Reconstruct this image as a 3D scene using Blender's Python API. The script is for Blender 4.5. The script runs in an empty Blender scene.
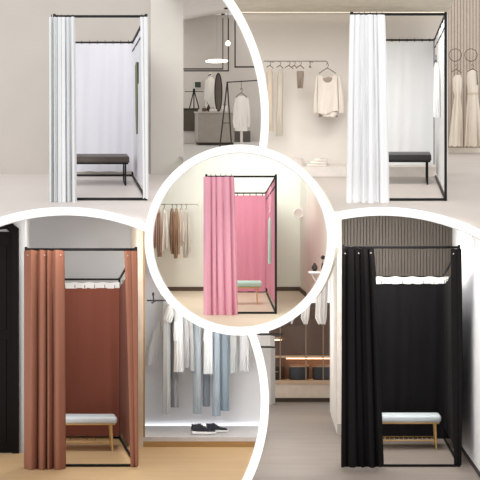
import bpy, bmesh, math, random
from mathutils import Vector
from mathutils.geometry import delaunay_2d_cdt
random.seed(7)
F = 600.0            # focal length in pixels of the 480 px frame
CZ = 2.4             # eye height
D0 = 4.35            # distance of the white front frames
C = bpy.context.scene.collection
sin, cos, pi = math.sin, math.cos, math.pi

# ------------------------------------------------------------------ materials
def lin(c):
    c /= 255.0
    return c/12.92 if c <= 0.04045 else ((c+0.055)/1.055)**2.4
def mat(name, rgb, rough=0.8, metal=0.0, kind='plain', rgb2=None, scale=8.0, emit=0.0, bump=0.15, spec=0.3, sheen=0.0):
    m = bpy.data.materials.new(name); m.use_nodes = True
    nt = m.node_tree; b = nt.nodes['Principled BSDF']
    b.inputs['Roughness'].default_value = rough
    b.inputs['Metallic'].default_value = metal
    b.inputs['Specular IOR Level'].default_value = spec
    if sheen: b.inputs['Sheen Weight'].default_value = sheen
    c1 = tuple(lin(v) for v in rgb)+(1,)
    c2 = tuple(lin(v) for v in (rgb2 or [max(0, v*0.95) for v in rgb]))+(1,)
    tc = nt.nodes.new('ShaderNodeTexCoord'); mp = nt.nodes.new('ShaderNodeMapping')
    nt.links.new(tc.outputs['Object'], mp.inputs['Vector'])
    nz = nt.nodes.new('ShaderNodeTexNoise'); nz.inputs['Scale'].default_value = scale
    nz.inputs['Detail'].default_value = 4
    nt.links.new(mp.outputs['Vector'], nz.inputs['Vector'])
    if kind == 'wood': mp.inputs['Scale'].default_value = (1, 1, 12)
    if kind == 'floorwood': mp.inputs['Scale'].default_value = (0.6, 4, 4)
    if kind == 'fabric': mp.inputs['Scale'].default_value = (1.5, 1.5, 0.3); bump *= .3
    rp = nt.nodes.new('ShaderNodeValToRGB')
    rp.color_ramp.elements[0].position = 0.3; rp.color_ramp.elements[1].position = 0.7
    rp.color_ramp.elements[0].color = c1; rp.color_ramp.elements[1].color = c2
    nt.links.new(nz.outputs['Fac'], rp.inputs['Fac'])
    nt.links.new(rp.outputs['Color'], b.inputs['Base Color'])
    if bump:
        n2 = nt.nodes.new('ShaderNodeTexNoise'); n2.inputs['Scale'].default_value = scale*9
        nt.links.new(mp.outputs['Vector'], n2.inputs['Vector'])
        bp = nt.nodes.new('ShaderNodeBump'); bp.inputs['Strength'].default_value = bump
        bp.inputs['Distance'].default_value = 0.004
        nt.links.new(n2.outputs['Fac'], bp.inputs['Height']); nt.links.new(bp.outputs['Normal'], b.inputs['Normal'])
    if emit:
        b.inputs['Emission Color'].default_value = c1; b.inputs['Emission Strength'].default_value = emit
    return m
def glassmat(name, rgb, alpha_mix=0.6, rough=0.05):
    m = mat(name, rgb, rough, bump=0, spec=0.6); nt = m.node_tree
    b = nt.nodes['Principled BSDF']; tr = nt.nodes.new('ShaderNodeBsdfTransparent')
    mx = nt.nodes.new('ShaderNodeMixShader'); mx.inputs[0].default_value = alpha_mix
    nt.links.new(tr.outputs[0], mx.inputs[1]); nt.links.new(b.outputs[0], mx.inputs[2])
    nt.links.new(mx.outputs[0], nt.nodes['Material Output'].inputs['Surface'])
    return m
K = {}
def cm(rgb, kind='fabric', **kw):
    k = (tuple(rgb), kind, tuple(sorted(kw.items())))
    if k not in K: K[k] = mat('%s_%02x%02x%02x' % ((kind,)+tuple(int(v) for v in rgb)), rgb, kind=kind, **kw)
    return K[k]
BLACK = mat('black_powder_coated_steel', (10, 10, 11), 0.5, 0.0, spec=0.25, bump=0.05)
CHROME = mat('chrome', (190, 188, 184), 0.25, 1.0, bump=0)
WHITE_FRAME = mat('white_lacquer_frame', (252, 252, 250), 0.6, rgb2=(250, 250, 248), bump=0.03)

# ------------------------------------------------------------------ rooms
class Room:
    def __init__(s, key, vx, vy, Df, by):
        s.key, s.vx, s.vy, s.Df, s.by = key, vx, vy, Df, by
        s.A = Vector(((vx-240)/F, 1.0, (240-vy)/F))       # the direction in which this room runs back
    def fy(s, D): return s.vy+(s.by-s.vy)*s.Df/D            # floor line at a depth
    def at(s, x, y, D, D1): return (s.vx+(x-s.vx)*D/D1, s.vy+(y-s.vy)*D/D1)
def W(x, y, D): return Vector(((x-240)/F*D, D, CZ+(240-y)/F*D))
def proj(p): return (240+p.x/p.y*F, 240-(p.z-CZ)/p.y*F)
TL = Room('TL', 96, 112, 6.16, 200.5)
TR = Room('TR', 406, 106, 6.10, 201)
SC = 5.4/8.26        # the middle room is built nearer and smaller
CC = Room('C', 240, 236, 8.26*SC, 314)
BL = Room('BL', 74, 361, 5.25, 467)
BR = Room('BR', 400, 358, 5.18, 467)
# openings of the front frame: cx, cy, rx, ry (outer), width
RING = {'C': (240, 240, 95.5, 95.5, 7.8), 'BL': (65, 402, 204, 195, 8.2),
        'BR': (383, 427, 220, 220, 8.4), 'TL': (58, 117, 211, 211, 7.8)}
ORDER = ['C', 'BL', 'BR', 'TL']
def inside(k, x, y, off):
    cx, cy, rx, ry, w = RING[k]
    return ((x-cx)/(rx-off))**2+((y-cy)/(ry-off))**2 < 1
def region(x, y):
    for k in ORDER:
        if inside(k, x, y, RING[k][4]/2): return k
    return 'TR'
def ringmask(x, y):
    for k in ORDER:
        if inside(k, x, y, 0):
            return k if not inside(k, x, y, RING[k][4]) else None
    return None
def curve(k, off, n=150):
    cx, cy, rx, ry, w = RING[k]
    return [(cx+(rx-off)*cos(2*pi*i/n), cy+(ry-off)*sin(2*pi*i/n)) for i in range(n)]
def pip(x, y, poly):
    r = False; j = len(poly)-1
    for i in range(len(poly)):
        xi, yi = poly[i]; xj, yj = poly[j]
        if (yi > y) != (yj > y) and x < (xj-xi)*(y-yi)/(yj-yi)+xi: r = not r
        j = i
    return r
def cdt(loops):
    vs, es = [], []
    for lp in loops:
        b = len(vs)
        vs += [Vector(p) for p in lp]
        es += [(b+i, b+(i+1) % len(lp)) for i in range(len(lp))]
    r = delaunay_2d_cdt(vs, es, [], 0, 1e-5)
    return r[0], r[2]

# ------------------------------------------------------------------ object helpers
def tagit(o, label=None, cat=None, group=None, kind=None):
    if label: o['label'] = label
    if cat: o['category'] = cat
    if group: o['group'] = group
    if kind: o['kind'] = kind
    return o
def link(name, bm, m, parent=None, origin=None, smooth=True, mods=None):
    me = bpy.data.meshes.new(name)
    if origin is None:
        if parent is not None: origin = Vector(parent['_w'])
        else:
            xs = [v.co for v in bm.verts]
            lo = Vector([min(v[i] for v in xs) for i in range(3)]); hi = Vector([max(v[i] for v in xs) for i in range(3)])
            origin = Vector(((lo.x+hi.x)/2, (lo.y+hi.y)/2, lo.z))
    for v in bm.verts: v.co -= origin
    bm.to_mesh(me); bm.free()
    for p in me.polygons: p.use_smooth = smooth
    me.materials.append(m)
    o = bpy.data.objects.new(name, me); C.objects.link(o)
    if parent is not None: o.parent = parent
    else: o.location = origin
    o['_w'] = tuple(origin)
    return o
def thing(name, label, cat, base, group=None):
    o = bpy.data.objects.new(name, None); C.objects.link(o)
    o.empty_display_size = 0.05
    o.location = base; o['_w'] = tuple(base)
    return tagit(o, label, cat, group)

class MB:
    """collects shapes; coordinates are (x, y) frame units at depth D of a room, d the same unit along the room's depth"""
    def __init__(s, room, D): s.r, s.D, s.u = room, D, D/F; s.bm = bmesh.new()
    def M(s, x, y, d=0.0): return W(x, y, s.D)+s.r.A*(d*s.u)
    def box(s, x0, x1, y0, y1, d0, d1, bev=0.0, seg=2):
        b = bmesh.new()
        c = [(x0, y0, d0), (x1, y0, d0), (x1, y1, d0), (x0, y1, d0), (x0, y0, d1), (x1, y0, d1), (x1, y1, d1), (x0, y1, d1)]
        v = [b.verts.new(p) for p in c]
        for f in ((0, 1, 2, 3), (7, 6, 5, 4), (0, 4, 5, 1), (1, 5, 6, 2), (2, 6, 7, 3), (3, 7, 4, 0)): b.faces.new([v[i] for i in f])
        if bev: bmesh.ops.bevel(b, geom=list(b.edges)+list(b.verts), offset=bev, segments=seg, profile=0.5, affect='EDGES')
        s.merge(b); return s
    def merge(s, b, raw=False):
        mp = {}
        for v in b.verts: mp[v] = s.bm.verts.new(v.co if raw else s.M(*v.co))
        for f in b.faces:
            try: s.bm.faces.new([mp[v] for v in f.verts])
            except ValueError: pass
        b.free()
    def tube(s, pts, r, n=8, closed=False):
        P = [Vector(p) for p in pts]; rings = []; N = len(P)
        for i, p in enumerate(P):
            a = P[i-1] if (i > 0 or closed) else p; c = P[(i+1) % N] if (i < N-1 or closed) else p
            t = (c-a).normalized()
            up = Vector((0, 0, 1)) if abs(t.z) < 0.9 else Vector((1, 0, 0))
            u = t.cross(up).normalized(); w = t.cross(u)
            rr = r[i] if isinstance(r, (list, tuple)) else r
            rings.append([s.bm.verts.new(s.M(*(p+u*(rr*cos(2*pi*k/n))+w*(rr*sin(2*pi*k/n))))) for k in range(n)])
        for i in range(N if closed else N-1):
            A, B = rings[i], rings[(i+1) % N]
            for k in range(n): s.bm.faces.new((A[k], A[(k+1) % n], B[(k+1) % n], B[k]))
        if not closed: s.bm.faces.new(rings[0][::-1]); s.bm.faces.new(rings[-1])
        return s
    def lathe(s, cx, cd, prof, n=20):
        rings = [[s.bm.verts.new(s.M(cx+r*cos(2*pi*k/n), y, cd+r*sin(2*pi*k/n))) for k in range(n)] for r, y in prof]
        for A, B in zip(rings, rings[1:]):
            for k in range(n): s.bm.faces.new((A[k], A[(k+1) % n], B[(k+1) % n], B[k]))
        s.bm.faces.new(rings[0][::-1]); s.bm.faces.new(rings[-1]); return s
    def sheet(s, fn, nu, nv, th=0.35):
        """fn(u, v) -> (x, y, d); a cloth with its own thickness"""
        g = [[s.M(*fn(i/nu, j/nv)) for j in range(nv+1)] for i in range(nu+1)]
        def nrm(i, j):
            a = g[min(i+1, nu)][j]-g[max(i-1, 0)][j]; b = g[i][min(j+1, nv)]-g[i][max(j-1, 0)]
            n_ = a.cross(b); return n_.normalized() if n_.length > 1e-9 else Vector((0, 1, 0))
        F1 = [[s.bm.verts.new(g[i][j]) for j in range(nv+1)] for i in range(nu+1)]
        F2 = [[s.bm.verts.new(g[i][j]+nrm(i, j)*th*s.u) for j in range(nv+1)] for i in range(nu+1)]
        for i in range(nu):
            for j in range(nv):
                s.bm.faces.new((F1[i][j], F1[i+1][j], F1[i+1][j+1], F1[i][j+1]))
                s.bm.faces.new((F2[i][j+1], F2[i+1][j+1], F2[i+1][j], F2[i][j]))
        for j in range(nv):
            s.bm.faces.new((F1[0][j+1], F2[0][j+1], F2[0][j], F1[0][j])); s.bm.faces.new((F1[nu][j], F2[nu][j], F2[nu][j+1], F1[nu][j+1]))
        for i in range(nu):
            s.bm.faces.new((F1[i][0], F2[i][0], F2[i+1][0], F1[i+1][0])); s.bm.faces.new((F1[i+1][nv], F2[i+1][nv], F2[i][nv], F1[i][nv]))
        return s
    def loft(s, rows, n=28, rip=0.25, nf=5, step=3.0, ph=0.0, p=0.8):
        """rows of (y, xl, xr, d, half thickness) -> closed cloth body, with vertical folds"""
        R = []
        for a, b in zip(rows, rows[1:]):
            k = max(1, int(abs(b[0]-a[0])/step))
            for i in range(k): R.append([a[q]+(b[q]-a[q])*i/k for q in range(5)])
        R.append(list(rows[-1])); rings = []
        y0, y1 = R[0][0], R[-1][0]
        for (y, xl, xr, d, h) in R:
            f = (y-y0)/(y1-y0+1e-6); ring = []
            for k in range(n):
                t = 2*pi*k/n; c_, s_ = cos(t), sin(t)
                c2 = math.copysign(abs(c_)**p, c_)
                hh = h*s_*(1+rip*(0.25+f)*sin(nf*c2*2.2+ph+1.3*f))
                x = (xl+xr)/2+(xr-xl)/2*c2
                ring.append(s.bm.verts.new(s.M(x, y+(rip*1.2*sin(nf*c2*2+ph) if f > .97 else 0), d+hh)))
            rings.append(ring)
        for A, B in zip(rings, rings[1:]):
            for k in range(n): s.bm.faces.new((A[k], A[(k+1) % n], B[(k+1) % n], B[k]))
        s.bm.faces.new(rings[0][::-1]); s.bm.faces.new(rings[-1]); return s
    def trim(s, band=0.0):
        """what would run through the curved partition ends at it"""
        k = s.r.key
        dead = [f for f in s.bm.faces if region(*proj(f.calc_center_median())) != k]
        bmesh.ops.delete(s.bm, geom=dead, context='FACES'); return s
    def build(s, name, m, parent=None, smooth=True, label=None, cat=None, group=None, kind=None):
        bmesh.ops.recalc_face_normals(s.bm, faces=s.bm.faces)
        if smooth:
            for e in s.bm.edges:
                if len(e.link_faces) == 2 and e.calc_face_angle(0) > 0.7: e.smooth = False
        o = link(name, s.bm, m, parent, smooth=smooth)
        return tagit(o, label, cat, group, kind)
def clipbox(room, D, x0, x1, y0, y1, d0, d1, n=0, cell=2.0):
    """a box built in small courses so that it can end cleanly at the curved partition"""
    q = MB(room, D); bm = q.bm
    nx, ny, nd = [max(1, int(math.ceil(abs(w)/c))) for w, c in ((x1-x0, cell), (y1-y0, cell), (d1-d0, cell*2))]
    X = [x0+(x1-x0)*i/nx for i in range(nx+1)]; Y = [y0+(y1-y0)*i/ny for i in range(ny+1)]; Z = [d0+(d1-d0)*i/nd for i in range(nd+1)]
    ver = {}
    def v(i, j, k):
        if (i, j, k) not in ver: ver[(i, j, k)] = bm.verts.new(q.M(X[i], Y[j], Z[k]))
        return ver[(i, j, k)]
    for k in (0, nd):
        for i in range(nx):
            for j in range(ny): bm.faces.new((v(i, j, k), v(i+1, j, k), v(i+1, j+1, k), v(i, j+1, k)))
    for j in (0, ny):
        for i in range(nx):
            for k in range(nd): bm.faces.new((v(i, j, k), v(i+1, j, k), v(i+1, j, k+1), v(i, j, k+1)))
    for i in (0, nx):
        for j in range(ny):
            for k in range(nd): bm.faces.new((v(i, j, k), v(i, j+1, k), v(i, j+1, k+1), v(i, j, k+1)))
    return q.trim()
def base(room, D, x, y, d=0): b = MB(room, D); v = b.M(x, y, d); b.bm.free(); return v

# a flat piece of room shell, cut to the opening it belongs to, with real thickness
PAD = [(-70, -70), (550, -70), (550, 550), (-70, 550)]
CURVES = [curve(k, RING[k][4]/2) for k in ORDER]
def shell(name, room, pts, m, th=0.06, label=None, back=None):
    """pts: (x, y, D) corners on one plane; back: direction of the thickness"""
    Pw = [W(*p) for p in pts]; n = (Pw[1]-Pw[0]).cross(Pw[2]-Pw[0]).normalized()
    cam = Vector((0, 0, CZ))
    if (Pw[0]-cam).dot(n) < 0: n = -n
    px = [(p[0], p[1]) for p in pts]
    vs, fs = cdt([px, PAD]+CURVES)
    keep = []
    for f in fs:
        cx = sum(vs[i].x for i in f)/len(f); cy = sum(vs[i].y for i in f)/len(f)
        if pip(cx, cy, px) and pip(cx, cy, PAD) and region(cx, cy) == room.key: keep.append(f)
    bm = bmesh.new(); vm = {}
    def V(i):
        if i not in vm:
            dr = Vector(((vs[i].x-240)/F, 1, (240-vs[i].y)/F)); t = (Pw[0]-cam).dot(n)/dr.dot(n)
            vm[i] = bm.verts.new(cam+dr*t)
        return vm[i]
    for f in keep:
        try: bm.faces.new([V(i) for i in f])
        except ValueError: pass
    r = bmesh.ops.extrude_face_region(bm, geom=list(bm.faces))
    for e in r['geom']:
        if isinstance(e, bmesh.types.BMVert): e.co += n*th
    bmesh.ops.recalc_face_normals(bm, faces=bm.faces)
    o = link(name, bm, m, smooth=False)
    return tagit(o, label, None, None, 'structure')

# ------------------------------------------------------------------ white curved frames and partitions
RL = {'C': 'white circular frame around the pink curtain room in the middle',
      'BL': 'white curved frame around the room with brown curtains',
      'BR': 'white curved frame around the room with black curtains',
      'TL': 'white curved frame between the two upper rooms'}
loops = [PAD]
for k in ORDER: loops += [curve(k, 0), curve(k, RING[k][4])]
vs, fs = cdt(loops)
for n_, k in enumerate(ORDER):
    bm = bmesh.new(); vm = {}
    for f in fs:
        cx = sum(vs[i].x for i in f)/len(f); cy = sum(vs[i].y for i in f)/len(f)
        if ringmask(cx, cy) == k and pip(cx, cy, PAD):
            for i in f:
                if i not in vm: vm[i] = bm.verts.new(W(vs[i].x, vs[i].y, D0))
            try: bm.faces.new([vm[i] for i in f])
            except ValueError: pass
    r = bmesh.ops.extrude_face_region(bm, geom=list(bm.faces))
    for e in r['geom']:
        if isinstance(e, bmesh.types.BMVert): e.co += Vector((0, 0.05, 0))
    bmesh.ops.recalc_face_normals(bm, faces=bm.faces)
    tagit(link('trim_%d' % (n_+1), bm, WHITE_FRAME, smooth=False), RL[k], None, None, 'structure')
PART_END = {'C': 4.62, 'BL': 4.7, 'BR': 4.7, 'TL': 4.7}
PARTM = mat('white_partition_board', (235, 233, 228), 0.8)
def partition(k):
    bm = bmesh.new(); pts = curve(k, RING[k][4]/2, 220); n = len(pts)
    cx, cy, rx, ry, w = RING[k]
    cols = {}
    def col(i):
        i %= n
        if i not in cols:
            x, y = pts[i]; l = math.hypot(x-cx, y-cy); ux, uy = (x-cx)/l, (y-cy)/l; h = 1.3
            q = []
            for D in (D0+0.05, 4.5, 4.6, PART_END[k]):
                e = h*D0/D
                q.append((bm.verts.new(W(x-ux*e, y-uy*e, D)), bm.verts.new(W(x+ux*e, y+uy*e, D))))
            cols[i] = q
        return cols[i]
    for i in range(n):
        x, y = [(a+b)/2 for a, b in zip(pts[i], pts[(i+1) % n])]
        l = math.hypot(x-cx, y-cy); ux, uy = (x-cx)/l, (y-cy)/l
        if not (-65 < x < 545 and -65 < y < 545): continue
        if region(x-ux*.5, y-uy*.5) == region(x+ux*.5, y+uy*.5): continue
        A, B = col(i), col(i+1)
        for j in range(3):
            bm.faces.new((A[j][0], B[j][0], B[j+1][0], A[j+1][0])); bm.faces.new((A[j+1][1], B[j+1][1], B[j][1], A[j][1]))
        bm.faces.new((A[0][1], B[0][1], B[0][0], A[0][0])); bm.faces.new((A[3][0], B[3][0], B[3][1], A[3][1]))
    bmesh.ops.recalc_face_normals(bm, faces=bm.faces)
    return bm
SIDE = {'C': 'wall_middle', 'BL': 'wall_lower_left', 'BR': 'wall_lower_right', 'TL': 'wall_upper'}
for k in ORDER:
    tagit(link(SIDE[k], partition(k), PARTM, smooth=False), 'white curved partition running back behind its frame', None, None, 'structure')

# ------------------------------------------------------------------ common things
def booth(room, xl, xr, yt, Db, label, t=2.6, mid=None):
    D = room.Df; yb = room.by; dd = (Db-D)/(D/F)          # depth in front units
    m = lambda: MB(room, D)
    T = thing('fitting_booth', label, 'clothes booth frame', base(room, D, (xl+xr)/2, yb, dd/2))
    h = t/2
    for x in (xl, xr-t):
        for d in (0, dd-t): m().box(x, x+t, yt, yb, d, d+t, 0.25).build('post', BLACK, T)
    for y in (yt, yb-t):
        for d in (0, dd-t): m().box(xl+t, xr-t, y, y+t*.9, d+.2, d+t-.2, 0.2).build('rail', BLACK, T)
        for x in (xl, xr-t): m().box(x+.2, x+t-.2, y, y+t*.9, t, dd-t, 0.2).build('side_rail', BLACK, T)
    if mid: m().box(xr-t+.2, xr-.2, mid, mid+t*.8, t, dd-t, 0.2).build('side_rail', BLACK, T)
    for x in (xl+t/2, xr-t/2):
        for d in (t/2, dd-t/2):
            m().tube([(x, yt-1.2, d), (x, yt+.2, d)], t*.55, 10).build('end_cap', BLACK, T)
    return T, dd
def fold(u, seed, n=7):
    rd = random.Random(seed); s_ = 0
    for k in range(4):
        s_ += rd.uniform(.5, 1)*sin(2*pi*u*n*(1+.37*k)*rd.uniform(.8, 1.15)+rd.uniform(0, 6.28))/(1+.6*k)
    return s_
def pleat(u, seed, n):
    """soft pleats of uneven width with tight valleys; negative comes forward"""
    rd = random.Random(seed*3+1); W_ = [rd.uniform(.5, 1.6) for _ in range(n)]; t = sum(W_); x = u*t
    for k, w in enumerate(W_):
        if x <= w or k == n-1:
            q = min(1, max(0, x/w)); h = .55+.45*min(1.4, w)*rd.uniform(.8, 1.1)
            return -h*(sin(pi*q)**.75)*(1+.22*sin(2*pi*q+seed+k))
        x -= w
def curtain(room, D, xl0, xr0, xl1, xr1, y0, y1, mt, label, group=None, d=0, amp=2.5, folds=6, seed=1, nu=90, nv=26,
            hem=0.6, rings=5, ringm=None, band=None, bulge=0.0, pl=False):
    T = thing('curtain', label, 'curtain', base(room, D, (xl1+xr1)/2, y1, d), group)
    def fn(u, v):
        w = v**0.8
        a = amp*(0.75+0.5*v)
        f = pleat(min(1, max(0, u+0.012*sin(3*v+seed)*sin(pi*u))), seed, folds) if pl else fold(u+0.02*sin(3*v+seed), seed, folds)
        xl = xl0+(xl1-xl0)*w-bulge*sin(pi*v); xr = xr0+(xr1-xr0)*w+bulge*sin(pi*v)
        x = xl+(xr-xl)*u+(0.12 if pl else .25)*amp*sin(2*pi*u*folds*1.3+seed+v)*sin(pi*u)
        return (x, y0+(y1-y0)*v+hem*sin(2*pi*u*folds*.8+seed)*(v**8), d+a*f)
    cloth = MB(room, D).sheet(fn, nu, nv).build('cloth', mt, T)
    for i in range(rings):
        u = (i+.5)/rings; x, y, dd = fn(u, 0)
        MB(room, D).tube([(x, y-1.3+1.7*sin(a), d+2.0*cos(a)) for a in [2*pi*k/14 for k in range(14)]], .26, 6, closed=True).build('curtain_ring', BLACK, T)
        if ringm and i % 2 == 0:
            x, y, dd = fn(u, .02)
            MB(room, D).tube([(x, y0+5, dd-.9), (x, y0+5, dd+.3)], .65, 10).build('grommet', ringm, cloth)
    if band:
        MB(room, D).sheet(lambda u, v: (fn(u, 0)[0], band[0]+(band[1]-band[0])*v+.5*sin(u*31)*(1-v), fn(u, v*.05)[2]), nu, 3, .3).build('heading_band', band[2], T, label='white gathered heading band')
    return T
def side_curtain(room, D, x, y0, y1, d0, d1, mt, label, amp=.6, folds=4, seed=3, band=None):
    def fn(u, v):
        return (x+amp*fold(u, seed, folds)*.6, y0+(y1-y0)*v, d0+(d1-d0)*u)
    T = thing('curtain', label, 'curtain', base(room, D, x, y1, (d0+d1)/2))
    MB(room, D).sheet(fn, 80, 12).build('cloth', mt, T)
    if band: MB(room, D).sheet(lambda u, v: (fn(u, 0)[0], band[0]+(band[1]-band[0])*v, fn(u, 0)[2]), 60, 2).build('heading_band', band[2], T, label='white gathered heading band')
    for i in range(5):
        u = (i+.5)/5
        MB(room, D).tube([(x+1.4*cos(a), y0-.6+1.9*sin(a), d0+(d1-d0)*u) for a in [2*pi*k/12 for k in range(12)]], .25, 6, closed=True).build('curtain_ring', BLACK, T)
    return T
def metal_bench(room, D, xl, xr, ys, yb, dd, label, seatm, th=6.0):
    T = thing('bench', label, 'bench', base(room, D, (xl+xr)/2, yb, dd/2))
    MB(room, D).box(xl, xr, ys, ys+th, 0, dd, .8, 3).build('seat', seatm, T)
    MB(room, D).box(xl+1, xr-1, ys+th, ys+th+1.6, 1, dd-1, .2).build('seat_frame', BLACK, T)
    for x in (xl+3, xr-4.6):
        q = MB(room, D)
        q.box(x, x+1.6, ys+th+1.6, yb, 1.5, 3.3, .2); q.box(x, x+1.6, ys+th+1.6, yb, dd-3.3, dd-1.5, .2)
        q.box(x, x+1.6, yb-1.6, yb, 3.3, dd-3.3, .2)
        q.build('leg', BLACK, T, label='black looped steel leg')
    return T
def wood_bench(room, D, xl, xr, ys, yb, dd, label, seatm, wood, ysh, th=7.0, slats=9, shelf=True, lr=.9):
    T = thing('bench', label, 'bench', base(room, D, (xl+xr)/2, yb, dd/2))
    MB(room, D).box(xl, xr, ys, ys+th, 0, dd, 2.6, 4).build('seat', seatm, T)
    MB(room, D).box(xl+2, xr-2, ys+th, ys+th+1.5, 2, dd-2, .3).build('apron', wood, T)
    for x, sx in ((xl+6, -1), (xr-6, 1)):
        for d in (3.5, dd-3.5):
            MB(room, D).tube([(x, ys+th+1, d), (x+sx*1.2, yb, d)], [lr*1.15, lr*.85], 10).build('leg', wood, T)
    if shelf:
        for d in (3.5, dd-3.5): MB(room, D).tube([(xl+5.5, ysh, d), (xr-5.5, ysh, d)], lr*.6, 8).build('shelf_rail', wood, T)
        for i in range(slats):
            x = xl+9+(xr-xl-18)*i/(slats-1)
            MB(room, D).tube([(x, ysh-.4, 3), (x, ysh-.4, dd-3)], lr*.45, 8).build('shelf_slat', wood, T)
    return T
def hanger(room, D, x, y, w, label, group=None, m=None, d=0, ang=0.0, turn=1.0, drop=None):
    """hook over a rail at (x, y); shoulders w wide, turned about the hook"""
    T = thing('clothes_hanger', label, 'hanger', base(room, D, x, y+w*.35, d), group); m = m or CHROME
    dr = drop or w*.32
    hk = [(x+1.1*cos(a)*turn, y-.9+1.3*sin(a)-1.0, d+1.1*cos(a)*(1-turn)) for a in [pi*1.15*k/7-pi*1.05+0 for k in range(8)]]
    MB(room, D).tube(hk+[(x, y+1.5, d)], .3, 6).build('hook', m, T)
    c, s_ = turn*w/2, (1-turn)*w/2
    MB(room, D).tube([(x, y+1.2, d), (x-c*.5, y+1.2+dr*.45-ang*2, d-s_*.5), (x-c, y+1.2+dr-ang*4, d-s_)], .45, 6).build('shoulder_arm', m, T)
    MB(room, D).tube([(x, y+1.2, d), (x+c*.5, y+1.2+dr*.45+ang*2, d+s_*.5), (x+c, y+1.2+dr+ang*4, d+s_)], .45, 6).build('shoulder_arm', m, T)
    return T
def garment(room, D, name, label, cat, rows, mt, sleeves=(), group=None, trimmed=True, rip=.17, nf=5, extra=None, ph=0, sname='sleeve'):
    y = rows[-1][0]; T = thing(name, label, cat, base(room, D, (rows[-1][1]+rows[-1][2])/2, y, rows[-1][3]), group)
    q = MB(room, D).loft(rows, rip=rip, nf=nf, ph=ph)
    if trimmed: q.trim()
    q.build('body', mt, T)
    for sv in sleeves:
        q = MB(room, D).loft(sv, n=16, rip=rip*.7, nf=3, ph=ph+1)
        if trimmed: q.trim()
        if len(q.bm.faces): q.build(sname, mt, T)
        else: q.bm.free()
    return T

# ================================================================== ROOM: upper left, white curtains
WALL_TL = mat('warm_grey_plaster', (191, 184, 177), 0.9, rgb2=(187, 180, 173), scale=1.5)
WALL_TL2 = mat('pale_grey_plaster', (214, 210, 202), 0.9, rgb2=(210, 206, 198), scale=1.5)
FLOOR_TL = mat('pale_polished_floor', (216, 208, 203), 0.5, rgb2=(211, 203, 198), scale=2)
dw = 8.78
fw = TL.fy(dw)
shell('wall_back', TL, [(-80, -80, dw), (183, -80, dw), (183, fw, dw), (-80, fw, dw)], WALL_TL, label='warm grey wall behind the white curtained booth')
x1, y1 = TL.at(-80, fw, dw, 5.0); x2, _ = TL.at(200, fw, dw, 5.0)
shell('floor', TL, [(-80, fw, dw), (200, fw, dw), (x2, y1, 5.0), (x1-60, y1, 5.0)], FLOOR_TL, th=.02, label='pale floor under the white curtained booth at the left')
MB(TL, dw).box(150.5, 183, -70, fw, -2.5, -.2).build('wall_side', WALL_TL2, label='pale grey pier beside the shop view', kind='structure', smooth=False)
# the shop seen beyond the wall
class R2(Room): pass
FAR = mat('taupe_shop_wall', (196, 188, 180), 0.9, rgb2=(190, 182, 174), scale=2)
FARC = mat('shop_ceiling_white', (214, 207, 201), 0.9)
FARF = mat('light_grey_shop_floor', (205, 200, 193), 0.45, rgb2=(198, 193, 186), scale=2)
TLF = Room('TL', 96, 112, 10.2, 150)         # raised shop floor
dS = 13.2
fs_ = TLF.fy(dS)
shell('wall_back', TL, [(175, 15, dS), (290, 15, dS), (290, fs_, dS), (175, fs_, dS)], FAR, label='taupe back wall of the shop beyond the pier')
xa, ya = TLF.at(175, fs_, dS, 9.0); xb, _ = TLF.at(300, fs_, dS, 9.0)
shell('floor', TL, [(172, fs_, dS), (300, fs_, dS), (TLF.at(300, fs_, dS, 7.5)[0], TLF.fy(7.5), 7.5), (184.3, TLF.fy(7.5), 7.5), (183.1, TLF.fy(8.45), 8.45), (176, TLF.fy(8.95), 8.95)], FARF, th=.02, label='light grey floor of the shop beyond the pier')
shell('ceiling', TL, [(172, 21.5, 13.0), (230, 15, 13.9), (290, 8, 14.9), (330, -60, 11.2), (150, -60, 9.93)], FARC, label='pale ceiling of the shop beyond the pier')
def steel_line(room, D, pts, r, m=BLACK, **kw): return MB(room, D).tube(pts, r, 8).build(m=m, **kw)
T = thing('hanging_rail', 'black square ceiling-hung rail left of the pendant lamp', 'rail', base(TLF, 12, 205, 70))
MB(TL, 12).box(183, 223, 68.3, 69.5, 0, 1.2, .1).build('bar', BLACK, T)
MB(TL, 12).box(183, 227.5, 70.6, 71.8, -6, -4.8, .1).build('bar', BLACK, T)
MB(TL, 12).box(222.5, 223.4, 18, 69.5, 0, 1, .1).build('suspension_rod', cm((90, 84, 78), 'plain'), T)
MB(TL, 12).box(226.6, 227.7, 19, 71.8, -6, -5, .1).build('suspension_rod', cm((70, 66, 62), 'plain'), T)
T = thing('hanging_rail', 'black ceiling-hung rail nearest the curved white frame', 'rail', base(TLF, 12, 245, 68))
MB(TL, 12).box(235, 257, 66.2, 67.6, 0, 1.2, .1).build('bar', BLACK, T)
MB(TL, 12).box(234.6, 235.8, 16, 67.6, 0, 1, .1).build('suspension_rod', cm((70, 66, 62), 'plain'), T)
T = thing('pendant_lamp', 'small white glowing bulb pendant between the ceiling-hung rails', 'lamp', base(TLF, 11.5, 226, 46))
LAMP = mat('warm_lamp_glass', (255, 248, 235), 0.4, emit=3.0, bump=0)
MB(TL, 11.5).lathe(226.2, -8, [(.4, 41.5), (1.6, 42.5), (2.4, 44.3), (1.8, 46), (.5, 46.8)], 16).build('lamp_globe', LAMP, T, label='white glowing globe')
MB(TL, 11.5).tube([(226.2, 14, -8), (226.2, 41.8, -8)], .25, 6).build('cord', BLACK, T)
T = thing('ring_lamp', 'wide shallow glowing disc lamp above the mirror', 'lamp', base(TLF, 12.5, 216, 63))
MB(TL, 12.5).lathe(216, -4, [(8, 60.2), (10.6, 60.8), (11, 61.9), (8.5, 62.6), (4, 62.9)], 28).build('lamp_ring', LAMP, T, label='glowing disc')
MB(TL, 12.5).tube([(216, 17, -4), (216, 60.6, -4)], .15, 6).build('cord', cm((150, 145, 140), 'plain'), T)
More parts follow.
